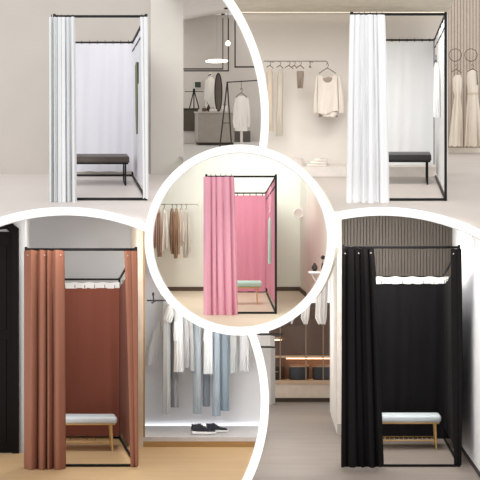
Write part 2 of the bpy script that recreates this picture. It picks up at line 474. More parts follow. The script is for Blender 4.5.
for x, y in ((226, 8.3), (223, 14.3)):
    MB(TL, 10.6).lathe(x, 0, [(2, y-.5), (2.2, y+.3), (1.2, y+.9)], 14).build('ceiling_spotlight', cm((60, 56, 54), 'plain'), label='small dark ceiling spot %s' % ('nearer the curved frame' if y < 10 else 'above the black hanging rails'), cat='lamp')
# counter and desk
OLV = mat('dark_olive_cabinet', (84, 78, 64), 0.6)
GRY = mat('warm_grey_desk', (158, 150, 140), 0.5, rgb2=(150, 142, 132))
T = thing('cabinet', 'dark olive cabinet at the left end of the shop counter', 'cabinet', base(TLF, 12.2, 190, 137))
MB(TL, 12.2).box(180, 198, 109.5, 131, 0, 16, .2).build('body', OLV, T, smooth=False)
MB(TL, 12.2).box(179, 199, 108.2, 109.5, -1, 17, .2).build('cabinet_top', mat('dark_counter_top', (60, 54, 46), .4), T, smooth=False)
MB(TL, 12.2).box(181, 197, 131, 143.6, 2, 14, .1).build('plinth', FARC, T, smooth=False)
T = thing('desk', 'warm grey panelled sales desk below the standing mirror', 'desk', base(TLF, 11.6, 216, 144))
MB(TL, 11.6).box(198, 234.5, 113, 142.5, 0, 20, .2).build('body', GRY, T, smooth=False)
MB(TL, 11.6).box(197.3, 235.2, 111.6, 113, -1, 21, .2).build('desk_top', mat('pale_desk_top', (186, 178, 168), .4), T, smooth=False)
MB(TL, 11.6).box(199, 234, 142.5, 145.3, 1.5, 18, .1).build('plinth', cm((70, 64, 58), 'plain'), T, smooth=False)
T = thing('standing_mirror', 'dark oval mirror leaning upright on the sales desk', 'mirror', base(TLF, 11.9, 218, 111))
q = MB(TL, 11.9); q.tube([(218.4+3.6*cos(a), 92.3+19*sin(a), 0) for a in [2*pi*k/32 for k in range(32)]], .55, 8, closed=True); q.build('mirror_frame', BLACK, T)
q = MB(TL, 11.9); b = bmesh.new(); vv = [[b.verts.new((218.4+3.5*cos(2*pi*k/32), 92.3+18.8*sin(2*pi*k/32), z)) for k in range(32)] for z in (-.1, .5)]
b.faces.new(vv[0]); b.faces.new(vv[1][::-1])
for k in range(32): b.faces.new((vv[0][k], vv[0][(k+1) % 32], vv[1][(k+1) % 32], vv[1][k]))
q.merge(b); q.build('mirror_glass', mat('dim_mirror_glass', (120, 112, 106), .12, .8, bump=0), T)
MB(TL, 11.9).tube([(218.4, 109, .5), (219, 111.6, 6)], .4, 6).build('mirror_stand', BLACK, T)
# small easel on cabinet
T = thing('display_easel', 'small black tripod easel on the olive cabinet', 'stand', base(TLF, 12, 194, 108))
for a in ((189.5, 108.2, 0), (199, 108.2, 0), (195, 108.2, 7)): MB(TL, 12.28).tube([(194.3, 90, 2), a], .55, 6).build('leg', BLACK, T)
MB(TL, 12.28).tube([(185, 91.5, 1.5), (203.5, 91.5, 1.5)], .35, 6).build('crossbar', BLACK, T)
MB(TL, 12.28).lathe(194.3, 2, [(.5, 88.3), (1.3, 89.3), (1.3, 91.3), (.5, 92)], 10).build('joint', BLACK, T)
T = thing('picture', 'small dark green framed picture on the shop back wall', 'picture', base(TLF, 13, 199, 88))
MB(TL, 13).box(195.2, 203.2, 80.2, 88.2, 8, 9).build('picture_frame', cm((205, 200, 190), 'plain'), T, smooth=False)
MB(TL, 13).box(196.2, 202.2, 81.5, 87.2, 7.7, 8).build('print', cm((62, 70, 60), 'plain'), T, smooth=False)
for nm, lb, x, y, w, h, c in (('handbag', 'white folded bag on the sales desk left of the mirror', 214, 111.5, 8, 2.4, (228, 222, 214)),
                              ('box', 'brown box on the sales desk at its left end', 205.5, 111.5, 4, 3.6, (96, 80, 64)),
                              ('bag', 'small white bag on the desk right of the oval mirror', 226, 111.5, 5, 6, (226, 220, 212))):
    T = thing(nm, lb, nm, base(TLF, 11.8, x, y))
    MB(TL, 11.6).box(x-w/2, x+w/2, y-h, y, 4, 9, .6, 3).build('body', cm(c, 'plain'), T)
    MB(TL, 11.6).tube([(x-w*.25, y-h+.3, 6.5), (x-w*.15, y-h-1.6, 6.5), (x+w*.15, y-h-1.6, 6.5), (x+w*.25, y-h+.3, 6.5)], .25, 6).build('handle', cm((120, 104, 90), 'plain'), T)
T = thing('vase', 'dark brown vase on the sales desk between box and white bag', 'vase', base(TLF, 11.8, 210, 111.5))
MB(TL, 11.6).lathe(209.7, 6, [(1, 111.5), (1.9, 109.5), (1.6, 107), (.7, 105.5), (.9, 104.5)], 14).build('body', cm((66, 52, 44), 'plain'), T)
MB(TL, 11.6).tube([(209.7, 105, 6), (207.6, 101.5, 6)], .25, 6).build('twig', cm((80, 66, 54), 'plain'), T)
# white garment behind desk
WG = mat('white_cotton', (232, 226, 220), .9, kind='fabric')
hanger(TL, 12.9, 210.5, 76, 7, 'hanger of the long white coat behind the sales desk', drop=3)
MB(TL, 12.9).tube([(210.5, 74.6, -1), (210.5, 74.6, 12)], .5, 8).build('wall_hook', BLACK, label='small black wall hook above the long white coat', cat='hook')
garment(TL, 12.9, 'coat', 'long white coat hanging behind the sales desk left of the mirror', 'coat',
        [(77, 209, 212, 0, .6), (80, 206.5, 214.5, 0, 1.4), (92, 206, 215, 0, 1.6), (109, 204.8, 216, 0, 2)], cm((214, 208, 200)),
        trimmed=False, sleeves=[[(80, 205.4, 208, 0, .8), (100, 204, 207, 0, .9)]])
# A-frame rack with white shirt
T = thing('clothes_rack', 'black A-frame clothes rack holding the white blouse', 'clothes rack', base(TLF, 10.2, 226, 149))
DKB = mat('dark_bronze_steel', (52, 44, 42), .5)
MB(TL, 10.2).tube([(227.3, 82, 0), (218.3, 149, -6)], .7, 8).build('leg', DKB, T)
MB(TL, 10.2).tube([(227.3, 82, 0), (233.5, 149, 8)], .7, 8).build('leg', DKB, T)
MB(TL, 10.2).tube([(226.5, 82.3, 0), (262, 80, 3)], .6, 8).trim().build('bar', DKB, T)
MB(TL, 10.2).tube([(221.8, 123, -4), (231, 123, 4.5)], .4, 8).build('brace', DKB, T)
T = hanger(TL, 10.2, 241.6, 91.5, 11, 'thin hanger on the A-frame rack with the white blouse', m=cm((120, 112, 104), 'plain'), d=1, drop=4.5)
MB(TL, 10.2).tube([(241.6, 80.4, 1.4), (241.6, 89.5, 1)], .3, 6).build('hanging_loop', cm((120, 112, 104), 'plain'), T)
garment(TL, 10.2, 'blouse', 'white long-sleeved blouse hanging on the black A-frame rack', 'blouse',
        [(96, 239, 244.5, 1, .8), (98, 236.5, 247, 1, 2), (104, 236, 248, 1, 2.6), (118, 236, 247.5, 1, 2.8), (131, 235.4, 247.6, 1, 3)], WG,
        sleeves=[[(98, 235.6, 238, 1, 1.4), (108, 233.6, 237, 1, 1.5), (122, 233, 236, 1, 1.4), (128, 234, 236.6, 1, 1.2)],
                 [(98, 246, 248.5, 1, 1.4), (108, 247, 250, 1, 1.5), (122, 247.5, 250.4, 1, 1.4), (127, 247, 249.6, 1, 1.2)]], trimmed=False)
garment(TL, 10.2, 'trousers', 'pale trousers hanging below the white blouse on the rack', 'trousers',
        [(128, 240.6, 243.4, 2, .7), (144, 240.8, 243.2, 2, .8)], cm((214, 208, 202)), trimmed=True)
MB(TL, 12.9).box(234.5, 250.5, 131, 141.9, 0, 10, .3).build('storage_box', cm((96, 90, 84), 'plain'), label='dark grey storage box on the floor behind the A-frame rack', cat='box', smooth=False)
# booth
B1, dd = booth(TL, 53, 147.5, 15, 8.50, 'black metal frame of the booth with white curtains and brown bench', mid=28)
CW = mat('white_curtain_cloth', (224, 226, 227), .85, kind='fabric', rgb2=(219, 221, 222))
CW2 = mat('lavender_white_curtain_cloth', (214, 213, 220), .85, kind='fabric', rgb2=(210, 209, 216), scale=3)
curtain(TL, 6.10, 49, 75, 49.5, 77, 17.5, 202, CW, 'white gathered curtain drawn to the left of the brown-bench booth', amp=6, folds=6, pl=True, seed=5, hem=.4, nu=110)
curtain(TL, 6.10, 140, 148, 143, 148.5, 17, 198, CW, 'narrow white curtain edge at the front right of the brown-bench booth', amp=2, folds=2, pl=True, seed=8, rings=2, nu=30)
x0, y0 = TL.at(55, 20, 6.16, 8.44); x1, y1 = TL.at(146, 20, 6.16, 8.44)
curtain(TL, 8.40, 70, 132.5, 70, 132.5, 43.5, 171.5, CW2, 'flat pale lilac curtain at the rear of the brown-bench booth', amp=.28, folds=4, seed=11, hem=.3, rings=8)
side_curtain(TL, 6.16, 146.2, 20, 193, 8, dd-12, CW2, 'pale lilac curtain along the right side of the brown-bench booth', seed=4)
metal_bench(TL, 7.38, 66, 129.4, 156.8, 185.9, 44, 'brown cushioned bench with black looped legs inside the white booth', mat('brown_leather', (70, 58, 51), .45, rgb2=(62, 51, 45), spec=.4))
garment(TL, 7.4, 'jacket', 'olive green jacket hanging inside the left white booth', 'jacket',
        [(62, 135.8, 138, 0, 3), (66, 135, 140, 0, 6), (90, 135.2, 140.4, 0, 7), (112, 135.4, 140.6, 0, 7), (134, 136, 140, 0, 6)], cm((118, 122, 92)), trimmed=False)
garment(TL, 7.3, 'scarf', 'dark scarf hanging over the olive jacket', 'scarf', [(63, 136.5, 140, -8, 1.2), (84, 137, 141, -9, 1.6)], cm((44, 44, 42)), trimmed=False)

# ================================================================== ROOM: upper right, white curtains
WALL_TR = mat('beige_plaster', (225, 218, 210), 0.9, rgb2=(221, 214, 206), scale=1.5)
FLOOR_TR = mat('greige_polished_floor', (206, 197, 190), 0.45, rgb2=(199, 190, 182), scale=1.5)
CEIL = mat('cream_ceiling', (222, 214, 196), .9)
dw = 8.62; fw = TR.fy(dw)
shell('wall_back', TR, [(225, 13, dw), (448, 13, dw), (448, fw, dw), (225, fw, dw)], WALL_TR, label='beige wall behind the white booth with black bench')
xa, ya = TR.at(225, 13, dw, 6.4); xb, yb_ = TR.at(448, 13, dw, 6.4)
shell('ceiling', TR, [(225, 13, dw), (448, 13, dw), (xb, ya, 6.4), (xa, ya, 6.4)], CEIL, label='cream ceiling above the beige wall')
clipbox(TR, dw, 235, 447, 11.4, 13.2, -5.5, -4).build('cove_light', mat('cove_strip', (255, 246, 228), .5, emit=1.3, bump=0), label='thin warm light strip where beige wall meets ceiling', cat='lamp', smooth=False)
dn = 12.6; fn_ = TR.fy(dn)
shell('wall_back', TR, [(430, -80, dn), (560, -80, dn), (560, fn_, dn), (430, fn_, dn)], mat('taupe_slat_backing', (180, 168, 156), .9), label='taupe backing wall behind the two dresses')
q = MB(TR, dn)
for i in range(34):
    x = 436+i*3.1; q.box(x, x+2.4, -66, fn_-4, -1.1, 0)
q.build('wall_panelling', mat('taupe_slats', (184, 170, 156), .8, rgb2=(176, 162, 148)), label='vertical taupe slats behind the two dresses', kind='structure', smooth=False)
MB(TR, dn).box(436, 545, fn_-4, fn_, -5, 0).build('baseboard_back', mat('pale_stone', (226, 216, 202), .6), label='pale stone ledge under the dresses', kind='structure', smooth=False)
xa, ya = TR.at(225, 201, 6.1, 4.7)
pA = TR.at(100, fn_, dn, 4.7); pB = TR.at(560, fn_, dn, 4.7)
shell('floor', TR, [(225, fn_, dn), (560, fn_, dn), (pB[0], pB[1], 4.7), (-150, pB[1], 4.7)], FLOOR_TR, th=.02, label='greige floor under the white booth with black bench')
clipbox(TR, dw, 262, 445.5, 163.5, fw-.3, -32.7, -.5).build('trim_5', mat('pale_ledge', (224, 216, 209), .7), label='pale low ledge along the beige wall', kind='structure', smooth=False)
q = thing('clothes_rail', 'thin wall-mounted rail carrying the light clothes and empty hangers', 'rail', base(TR, 8.3, 300, 62))
MB(TR, 8.3).tube([(263.5, 61.2, 0), (325.5, 61.2, 0), (327.2, 61.8, 0), (327.4, 63.5, 0)], .55, 8).build('bar', cm((150, 140, 132), 'plain'), q)
for x in (270, 310): MB(TR, 8.3).tube([(x, 61.2, 0), (x, 61.2, 18)], .4, 8).build('bracket', cm((150, 140, 132), 'plain'), q)
HM = cm((112, 98, 86), 'plain')
hg = 'hangers on the wall rail of the upper right room'
for x, w, lb, tn in ((270, 8, 'hanger above the cream dress nearest the curved frame', .8), (280, 8, 'hanger above the long taupe dress on the rail', .8),
                 (289, 9, 'empty hanger right of the taupe dress', .95), (294.5, 7, 'hanger left beside the one carrying shorts', .7), (300.5, 8, 'hanger carrying the small brown shorts', .9)):
    hanger(TR, 8.3, x, 64.2, w, lb, hg, m=HM, turn=tn, ang=.15)
hanger(TR, 8.3, 310, 64.5, 6, 'hanger seen end-on just left of the pale blouse', hg, m=HM, turn=.15)
hanger(TR, 8.3, 327.4, 66.8, 17, 'wide hanger with the pale long-sleeved blouse', hg, m=cm((128, 118, 110), 'plain'), drop=5.5)
garment(TR, 8.3, 'dress', 'cream short dress half hidden by the curved white frame', 'dress',
        [(69, 268.5, 271.5, 0, 1), (73, 266.5, 273, 0, 2.4), (92, 267, 273, 0, 2.6), (131, 265, 273.5, 0, 3)], cm((206, 190, 172)))
garment(TR, 8.3, 'dress', 'long narrow taupe dress hanging second on the rail', 'dress',
        [(69, 279, 282, 0, 1), (76, 277.4, 283.2, 0, 2), (95, 277, 283, 0, 2.2), (136, 275.6, 282.6, 0, 2.6)], cm((196, 186, 172)))
garment(TR, 8.3, 'shorts', 'small brown striped shorts on a hanger', 'shorts',
        [(71, 297, 303.6, 0, .8), (74, 296.6, 304, 0, 1.4), (88, 297.4, 303, 0, 1.2)], cm((150, 134, 120)), rip=.6)
T = garment(TR, 8.3, 'blouse', 'pale long-sleeved scoop-neck blouse hanging at the rail end', 'blouse',
        [(76, 318.4, 322, 0, 1.2), (77.5, 317.6, 322.6, 0, 1.8)], cm((222, 212, 201)), trimmed=False)
for ob in list(T.children): bpy.data.objects.remove(ob)
def blouse(u, v):
    # body sheet with a scooped neckline
    x = 318.4+(337.6-318.4)*u
    neck = max(0, 1-((x-328)/5.2)**2)
    top = 73.6+3.0*abs(u-.5)*2+9*math.sqrt(neck)
    bot = 112.5+1.5*sin(u*5)
    return (x+(.9*(v**2)*(u-.5)*2), top+(bot-top)*v, -2.2+.9*sin(u*16+v*2)*v-1.6*sin(pi*u))
BM_ = cm((222, 212, 201))
MB(TR, 8.3).sheet(blouse, 44, 20, .4).build('front_panel', BM_, T)
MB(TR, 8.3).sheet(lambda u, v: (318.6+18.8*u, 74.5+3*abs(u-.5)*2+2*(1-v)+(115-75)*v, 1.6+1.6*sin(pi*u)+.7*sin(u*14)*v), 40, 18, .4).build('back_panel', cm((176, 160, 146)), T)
MB(TR, 8.3).loft([(112, 319.5, 337.5, -.2, 2.4), (114.5, 321, 337.8, -.2, 2.6), (117, 324, 335, -.2, 2)], rip=.3).build('hem', BM_, T)
for sx, a in ((-1, 0), (1, 0)):
    rows = [(76.5, 318.8, 316.6), (84, 318.2, 315.4), (96, 317.8, 314), (108, 317.6, 313.4), (113, 317.2, 313.8)]
    rr = []
    for y, i_, o_ in rows:
        p1, p2 = (o_, i_) if sx < 0 else (656-i_, 656-o_+1.5)
        rr.append((y, p1, p2, 0, 1.9))
    MB(TR, 8.3).loft(rr, n=16, rip=.2, nf=3).build('sleeve', BM_, T)
# folded clothes
for i, (w, c, lb) in enumerate(((20, (232, 224, 214), 'lowest folded pale top in the pile on the ledge'), (17, (238, 232, 224), 'middle folded white top in the pile on the ledge'), (13, (240, 234, 228), 'uppermost folded white top in the pile on the ledge'))):
    xr_ = 327.5; yb_ = 165.9-2.5*i
    T = thing('folded_top', lb, 'folded clothes', base(TR, 8.3, xr_-w/2, yb_))
    MB(TR, 8.3).box(xr_-w, xr_, yb_-2.5, yb_, -6+i, 6-i, 1.1, 4).build('body', cm(c), T)
    MB(TR, 8.3).box(xr_-w*.55, xr_-1, yb_-3.0, yb_-2.2, -6.3+i, -1, .35, 2).build('sleeve', cm((214, 204, 194)), T)
MB(TR, 8.3).loft([(157.5, 294, 299, 1, 2), (159, 291, 303, 1, 4.5), (162, 290, 304, 1, 5), (165.8, 290, 304.5, 1, 5)], rip=.1).trim().build('bag', cm((220, 211, 204)), label='pale soft bag on the ledge beside the middle circular frame', cat='bag')
# dresses at right
for x, lb, hl in ((455.2, 'left of the two wall hoops above the dresses', 0), (471, 'right of the two wall hoops above the dresses', 0)):
    T = thing('wall_hoop', lb, 'hook', base(TR, 12.2, x, 62))
    MB(TR, 12.2).tube([(x+6.2*cos(a), 55+6.2*sin(a), 0) for a in [2*pi*k/28 for k in range(28)]], .35, 6, closed=True).build('hoop', cm((92, 82, 74), 'plain'), T)
    MB(TR, 12.2).tube([(x, 61.2, 0), (x, 61.2, 10)], .35, 6).build('peg', cm((92, 82, 74), 'plain'), T)
hanger(TR, 12.0, 456.5, 68, 10, 'dark hanger of the strapless cream gown', None, m=HM, ang=.1)
hanger(TR, 12.0, 472.5, 67.5, 10, 'dark hanger of the belted cream dress', None, m=HM)
DRS = cm((222, 211, 196))
garment(TR, 12.0, 'dress', 'cream strapless gown with gathered skirt under the left hoop', 'dress',
        [(75, 455.2, 460.5, 0, 1.2), (79, 452.6, 462, 0, 2.6), (90, 453.2, 461.6, 0, 2.6), (96, 454.5, 460.6, 0, 2.2), (112, 452, 462.2, 0, 3), (146, 448.5, 463, 0, 4)], DRS, trimmed=False, rip=.5, nf=7)
T = garment(TR, 12.0, 'dress', 'belted cream long dress with draped shoulders under the right hoop', 'dress',
        [(70, 471, 474, 0, 1), (72.5, 467, 478, 0, 2), (82, 466.5, 478.6, 0, 2.6), (94, 467.6, 478, 0, 2.4), (112, 466, 480, 0, 3), (146, 463.8, 482, 0, 4)], cm((218, 207, 192)), trimmed=False, rip=.5, nf=7, ph=2)
MB(TR, 12.0).loft([(92.6, 467.2, 478.4, 0, 2.9), (94.6, 467.2, 478.4, 0, 2.9)], rip=0).build('belt', cm((196, 180, 160), 'plain'), T)
MB(TR, 12.0).tube([(476.6, 71, -2), (477.4, 85, -3.2)], .5, 6).build('shoulder_tie', cm((120, 104, 92), 'plain'), T)
# booth
B2, dd = booth(TR, 350, 447, 13, 8.50, 'black metal frame of the booth with long white curtain and black bench', mid=26)
CWB = mat('bright_white_curtain_cloth', (233, 234, 235), .85, kind='fabric', rgb2=(230, 231, 232))
curtain(TR, 6.04, 350, 385, 346, 389.5, 15, 203.5, CWB, 'long white gathered curtain at the front of the black-bench booth', amp=4.2, folds=6, pl=True, seed=21, hem=1.2, nu=110, rings=6)
curtain(TR, 8.40, 373, 433.5, 373, 433.5, 41.5, 173, CWB, 'flat white curtain at the rear of the black-bench booth', amp=.22, folds=4, seed=23, hem=.2, rings=8)
side_curtain(TR, 6.10, 445.5, 17, 192, 8, dd-12, CWB, 'white curtain along the right side of the black-bench booth', seed=9)
metal_bench(TR, 7.35, 375, 431.4, 154.8, 184.8, 42, 'black cushioned bench with looped legs inside the right white booth', mat('black_leather', (44, 42, 42), .4, spec=.4))
hanger(TR, 7.0, 436, 58.5, 9, 'black hanger inside the right white booth', None, m=BLACK, turn=.25)
garment(TR, 7.0, 'shirt', 'white shirt hanging on the side rail inside the right white booth', 'shirt',
        [(63, 435, 437.5, -4, 1), (68, 433.6, 439, -4, 3), (90, 433.4, 440, -4, 4), (117, 433, 441, -4, 5)], cm((246, 246, 246)), trimmed=False)

# ================================================================== ROOM: middle circle, pink curtains
WALL_C = mat('cream_green_plaster', (242, 246, 232), .9, rgb2=(239, 243, 229), scale=1.5)
WALL_C2 = mat('ivory_plaster', (240, 236, 220), .9, rgb2=(236, 232, 216), scale=1.5)
FLOOR_C = mat('sand_tile_floor', (214, 202, 178), .45, rgb2=(205, 193, 168), scale=1.5)
BASEB = mat('dark_brown_skirting', (96, 82, 66), .6)
dw = 11.75*SC; fw = CC.fy(dw)
shell('wall_back', CC, [(130, 130, dw), (300, 130, dw), (300, fw, dw), (130, fw, dw)], WALL_C, label='cream wall behind the pink booth')
def cside(Da, Db, m, lb):
    p = [CC.at(300, 120, dw, Da), CC.at(300, fw, dw, Da), CC.at(300, fw, dw, Db), CC.at(300, 120, dw, Db)]
    shell('wall_right', CC, [(p[0][0], p[0][1], Da), (p[1][0], p[1][1], Da), (p[2][0], p[2][1], Db), (p[3][0], p[3][1], Db)], m, label=lb)
cside(dw, 10.37*SC, WALL_C, 'narrow cream return of the wall right of the pink booth')
cside(10.37*SC, 6.9*SC, WALL_C2, 'ivory side wall right of the pink booth')
pb2 = CC.at(300, fw, dw, 6.6*SC)
shell('floor', CC, [(110, fw, dw), (300, fw, dw), (pb2[0], pb2[1], 6.6*SC), (60, pb2[1], 6.6*SC)], FLOOR_C, th=.02, label='sand coloured floor under the pink booth')
clipbox(CC, dw, 160, 300, fw-4, fw, -1.2, -.1).build('baseboard_back', BASEB, label='dark brown skirting behind the pink booth', kind='structure', smooth=False)
MB(CC, dw).box(298.8, 299.9, fw-4, fw, -60, -1.2).build('baseboard_right', BASEB, label='dark brown skirting along the ivory side wall', kind='structure', smooth=False)
T = thing('wall_ring', 'small pale round ring fixed on the wall right of the pink booth', 'wall ornament', base(CC, 11.2*SC, 298.5, 218))
MB(CC, 11.2*SC).tube([(298.6+4.6*cos(a), 213+4.6*sin(a), 0) for a in [2*pi*k/28 for k in range(28)]], .75, 8, closed=True).build('ring', mat('white_enamel', (250, 244, 240), .4), T)
MB(CC, 11.2*SC).tube([(298.6, 213, 1), (298.6, 213, 9)], 3.6, 20).build('disc', cm((226, 218, 206), 'plain'), T)
q = thing('clothes_rail', 'thin rail on the cream wall holding brown and white clothes', 'rail', base(CC, 11.3*SC, 176, 205))
MB(CC, 11.3*SC).tube([(158, 204.4, 0), (197.5, 204.4, 0)], .35, 8).build('bar', cm((168, 160, 148), 'plain'), q)
for x in (175, 197): MB(CC, 11.3*SC).tube([(x, 204.4, 0), (x, 204.4, 20)], .3, 8).build('bracket', cm((168, 160, 148), 'plain'), q)
for i, (x, w, y2, c, lb) in enumerate((
        (154.8, 4, 248, (196, 164, 150), 'dusty rose top nearest the circular frame on the rail'),
        (158.6, 5, 256.5, (178, 152, 134), 'brown long shirt second from the circular frame'),
        (164.2, 6, 251, (236, 232, 222), 'white shirt between the brown shirts on the rail'),
        (172, 5.4, 254, (150, 122, 98), 'dark brown shirt in the middle of the rail'),
        (176.4, 5, 258, (172, 146, 120), 'tan brown shirt right of the dark brown one'),
        (181.4, 4.4, 246, (222, 212, 198), 'cream shirt beside the rightmost shirt on the rail'),
        (186.2, 6.4, 257.5, (206, 204, 190), 'pale grey-green shirt rightmost on the cream wall rail'))):
    sl = 1.0 if i % 2 else -.6
    garment(CC, 11.3*SC, 'shirt', lb, 'shirt', [(208.5, x-.5, x+.6, 0, .8), (212, x-w*.36, x+w*.4, 0, 3.2), (230, x-w*.5, x+w*.52, 0, 4), (y2-8, x-w*.5+sl*.6, x+w*.5+sl, 0, 4), (y2, x-w*.4+sl, x+w*.42+sl*1.4, 0, 3.4)], cm(c),
            sleeves=[[(213, x+w*.2, x+w*.5, -3.5, .9), (228, x+w*.32, x+w*.72, -4, 1.1), (y2-4, x+w*.35, x+w*.8, -4, 1)]], group='shirts on the cream wall rail', rip=.35, nf=3, ph=i)
    if x > 160:
        hanger(CC, 11.3*SC, x, 207.2, 4.2, 'hanger of the ' + lb, 'hangers on the cream wall rail', m=cm((120, 112, 102), 'plain'), turn=.5)
# console shelf at right
T = thing('wall_shelf', 'white rounded wall shelf with bracket on the ivory side wall', 'shelf', base(CC, 8.2*SC, 317, 276))
MB(CC, 8.2*SC).box(308.6, 325.5, 271.4, 273.6, 0, 9, .8, 3).build('shelf_board', mat('white_lacquer', (246, 244, 238), .4), T)
MB(CC, 8.2*SC).tube([(312, 273.6, 3), (313.5, 277.5, 4), (317.8, 283.5, 5)], .6, 8).build('bracket', cm((228, 224, 214), 'plain'), T)
MB(CC, 8.2*SC).tube([(322, 273.6, 3), (321, 278, 4), (317.8, 283.5, 5)], .6, 8).build('bracket', cm((228, 224, 214), 'plain'), T)
DV = mat('black_ceramic', (52, 50, 46), .4)
MB(CC, 8.2*SC).lathe(315.2, 4.5, [(1.4, 271.4), (2.8, 269.5), (3.1, 267.4), (2.2, 265.2), (1, 264.2), (1.2, 263.2)], 18).build('vase', DV, label='round black vase on the white wall shelf', cat='vase')
T = thing('flower_vase', 'slim black vase with dark bloom on the shelf near the circular frame', 'vase', base(CC, 8.2*SC, 323.4, 271.4))
MB(CC, 8.2*SC).lathe(323, 4.5, [(1, 271.4), (1.4, 269), (.8, 265), (1, 263.6)], 14).build('vase_body', DV, T)
MB(CC, 8.2*SC).tube([(323, 264, 4.5), (323.6, 259, 4.5)], .25, 6).build('stem', DV, T)
q = MB(CC, 8.2*SC)
for k in range(7):
    a = k*.9; q.lathe(323.7+1.2*cos(a), 4.5+1.2*sin(a), [(.2, 256.2-.4*(k % 3)), (1.1, 257), (1.2, 258.2), (.3, 259.6)], 8)
q.build('bloom', cm((60, 52, 46), 'plain'), T)
# booth
B3, dd = booth(CC, 205.2, 277, 175.5, 11.48*SC, 'black metal frame of the pink curtained booth', t=2.1, mid=185)
PINK = mat('pink_curtain_cloth', (222, 163, 178), .85, kind='fabric', rgb2=(217, 156, 172))
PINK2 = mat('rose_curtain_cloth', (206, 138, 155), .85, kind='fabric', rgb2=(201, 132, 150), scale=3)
curtain(CC, 8.2*SC, 203.5, 234, 203.5, 238, 177, 316, PINK, 'pink gathered curtain drawn across the left front of the booth', amp=5, folds=5, pl=True, seed=31, hem=.8, nu=110, rings=6)
curtain(CC, 11.38*SC, 228, 265.6, 228, 265.6, 195.5, 291.5, PINK2, 'flat rose pink curtain at the rear of the pink booth', amp=.2, folds=3, seed=33, hem=.2, rings=6)
side_curtain(CC, 8.26*SC, 276, 178, 306, 6, dd-12, PINK2, 'rose pink curtain along the right side of the pink booth', seed=13, amp=.8)
WOODL = mat('light_golden_wood', (214, 176, 118), .5, kind='wood', rgb2=(198, 158, 100))
wood_bench(CC, 9.4*SC, 226, 262.5, 281.6, 304.5, 18, 'mint bench with gold legs inside the pink booth', mat('mint_cushion', (184, 216, 200), .8), WOODL, 298, th=5.6, shelf=False, lr=.6)
T = garment(CC, 9.6*SC, 'robe', 'mint green robe hanging inside the pink booth', 'robe',
        [(217, 269.3, 270.4, 0, 1), (221, 268.4, 271.8, 0, 4), (240, 268.2, 272.4, 0, 5), (263.5, 268, 273, 0, 6)], cm((196, 226, 212)), trimmed=False)
hanger(CC, 9.6*SC, 270.2, 209, 7, 'white hanger of the mint robe', None, m=cm((240, 226, 226), 'plain'), turn=.3)

# ================================================================== ROOM: lower left, brown curtains
WALL_BL = mat('cool_grey_plaster', (190, 190, 190), .9, rgb2=(186, 186, 186), scale=1.5)
FLOOR_BL = mat('sandy_brown_floor', (196, 166, 126), .6, kind='floorwood', rgb2=(190, 160, 120), scale=2)
dw = 7.4; fw = BL.fy(dw)
shell('wall_back', BL, [(-80, 190, dw), (143, 190, dw), (143, fw, dw), (-80, fw, dw)], WALL_BL, label='cool grey wall behind the brown curtained booth')
pa = BL.at(-120, fw, 9.0, 4.45)
dfl = 8.2
q1 = BL.fy(dfl); q2 = BL.fy(4.45)
shell('floor', BL, [(-150, q1, dfl), (270, q1, dfl), (330, q2, 4.45), (-150, q2, 4.45)], FLOOR_BL, th=.02, label='sandy brown floor under the brown curtained booth')
# projecting wall with dark door, left
dl = 6.05; fl = BL.fy(dl)
clipbox(BL, dl, -75, 25.5, 205, fl, .3, 60, cell=3).build('wall_left', WALL_BL, label='grey wall holding the dark door', kind='structure', smooth=False)
DOORM = mat('black_brown_door', (20, 17, 15), .6, kind='wood', rgb2=(16, 13, 12), spec=.08)
q = MB(BL, dl); b = bmesh.new()
prof = [(-60, 228), (9, 221), (19, 229), (19, fl), (12.5, fl), (12.5, 234), (6, 229), (-60, 236)]
for z0, z1 in ((-3.4, .3),):
    A_ = [b.verts.new((x, y, z0)) for x, y in prof]; B_ = [b.verts.new((x, y, z1)) for x, y in prof]
    b.faces.new(A_); b.faces.new(B_[::-1])
    for i in range(len(prof)): b.faces.new((A_[i], B_[i], B_[(i+1) % len(prof)], A_[(i+1) % len(prof)]))
q.merge(b); q.build('trim_7', DOORM, label='dark angled door casing', kind='structure', smooth=False)
T = MB(BL, dl).box(-58, 12.4, 232, fl-.4, -1.2, .2, .2).build('door_1', DOORM, label='black brown door at the left of the brown booth', kind='structure', smooth=False)
MB(BL, dl).box(-50, 6.5, 246, 330, -1.9, -1.2, .4).build('door_panel', DOORM, T, smooth=False)
MB(BL, dl).box(-50, 6.5, 340, fl-10, -1.9, -1.2, .4).build('door_panel', DOORM, T, smooth=False)
# niche
dn = 6.47; fnn = BL.fy(dn); zb = 75   # niche depth in units
NW = mat('niche_grey_white', (234, 235, 238), .85, rgb2=(230, 231, 234), scale=1.5)
TRIMW = mat('brass_brown_trim', (176, 142, 96), .5, kind='wood', rgb2=(160, 126, 80))
CREAM = mat('cream_pilaster', (216, 204, 186), .8)
clipbox(BL, dn, 137, 143.2, 205, fnn, 0, 70).build('trim_8', CREAM, label='cream pilaster between the brown booth and the clothes niche', kind='structure', smooth=False)
clipbox(BL, dn, 143.2, 145, 205, 440, .5, 3).build('trim_9', TRIMW, label='narrow brown edge strip of the clothes niche', kind='structure', smooth=False)
Dk = 7.65
xk, yk = BL.at(143, 437, dn, Dk)
shell('wall_back', BL, [(120, 250, Dk), (290, 250, Dk), (290, yk+2, Dk), (120, yk+2, Dk)], NW, label='pale grey back wall of the clothes niche')
clipbox(BL, dn, 143.2, 302, 437.2, 441.4, 0, 108, 120).build('trim_10', mat('pale_grey_platform', (206, 206, 210), .5), label='pale grey platform of the clothes niche', kind='structure', smooth=False)
clipbox(BL, dn, 143.2, 264, 441.4, fnn, 0, 6, 120).build('trim_11', TRIMW, label='brown front edge under the niche platform', kind='structure', smooth=False)
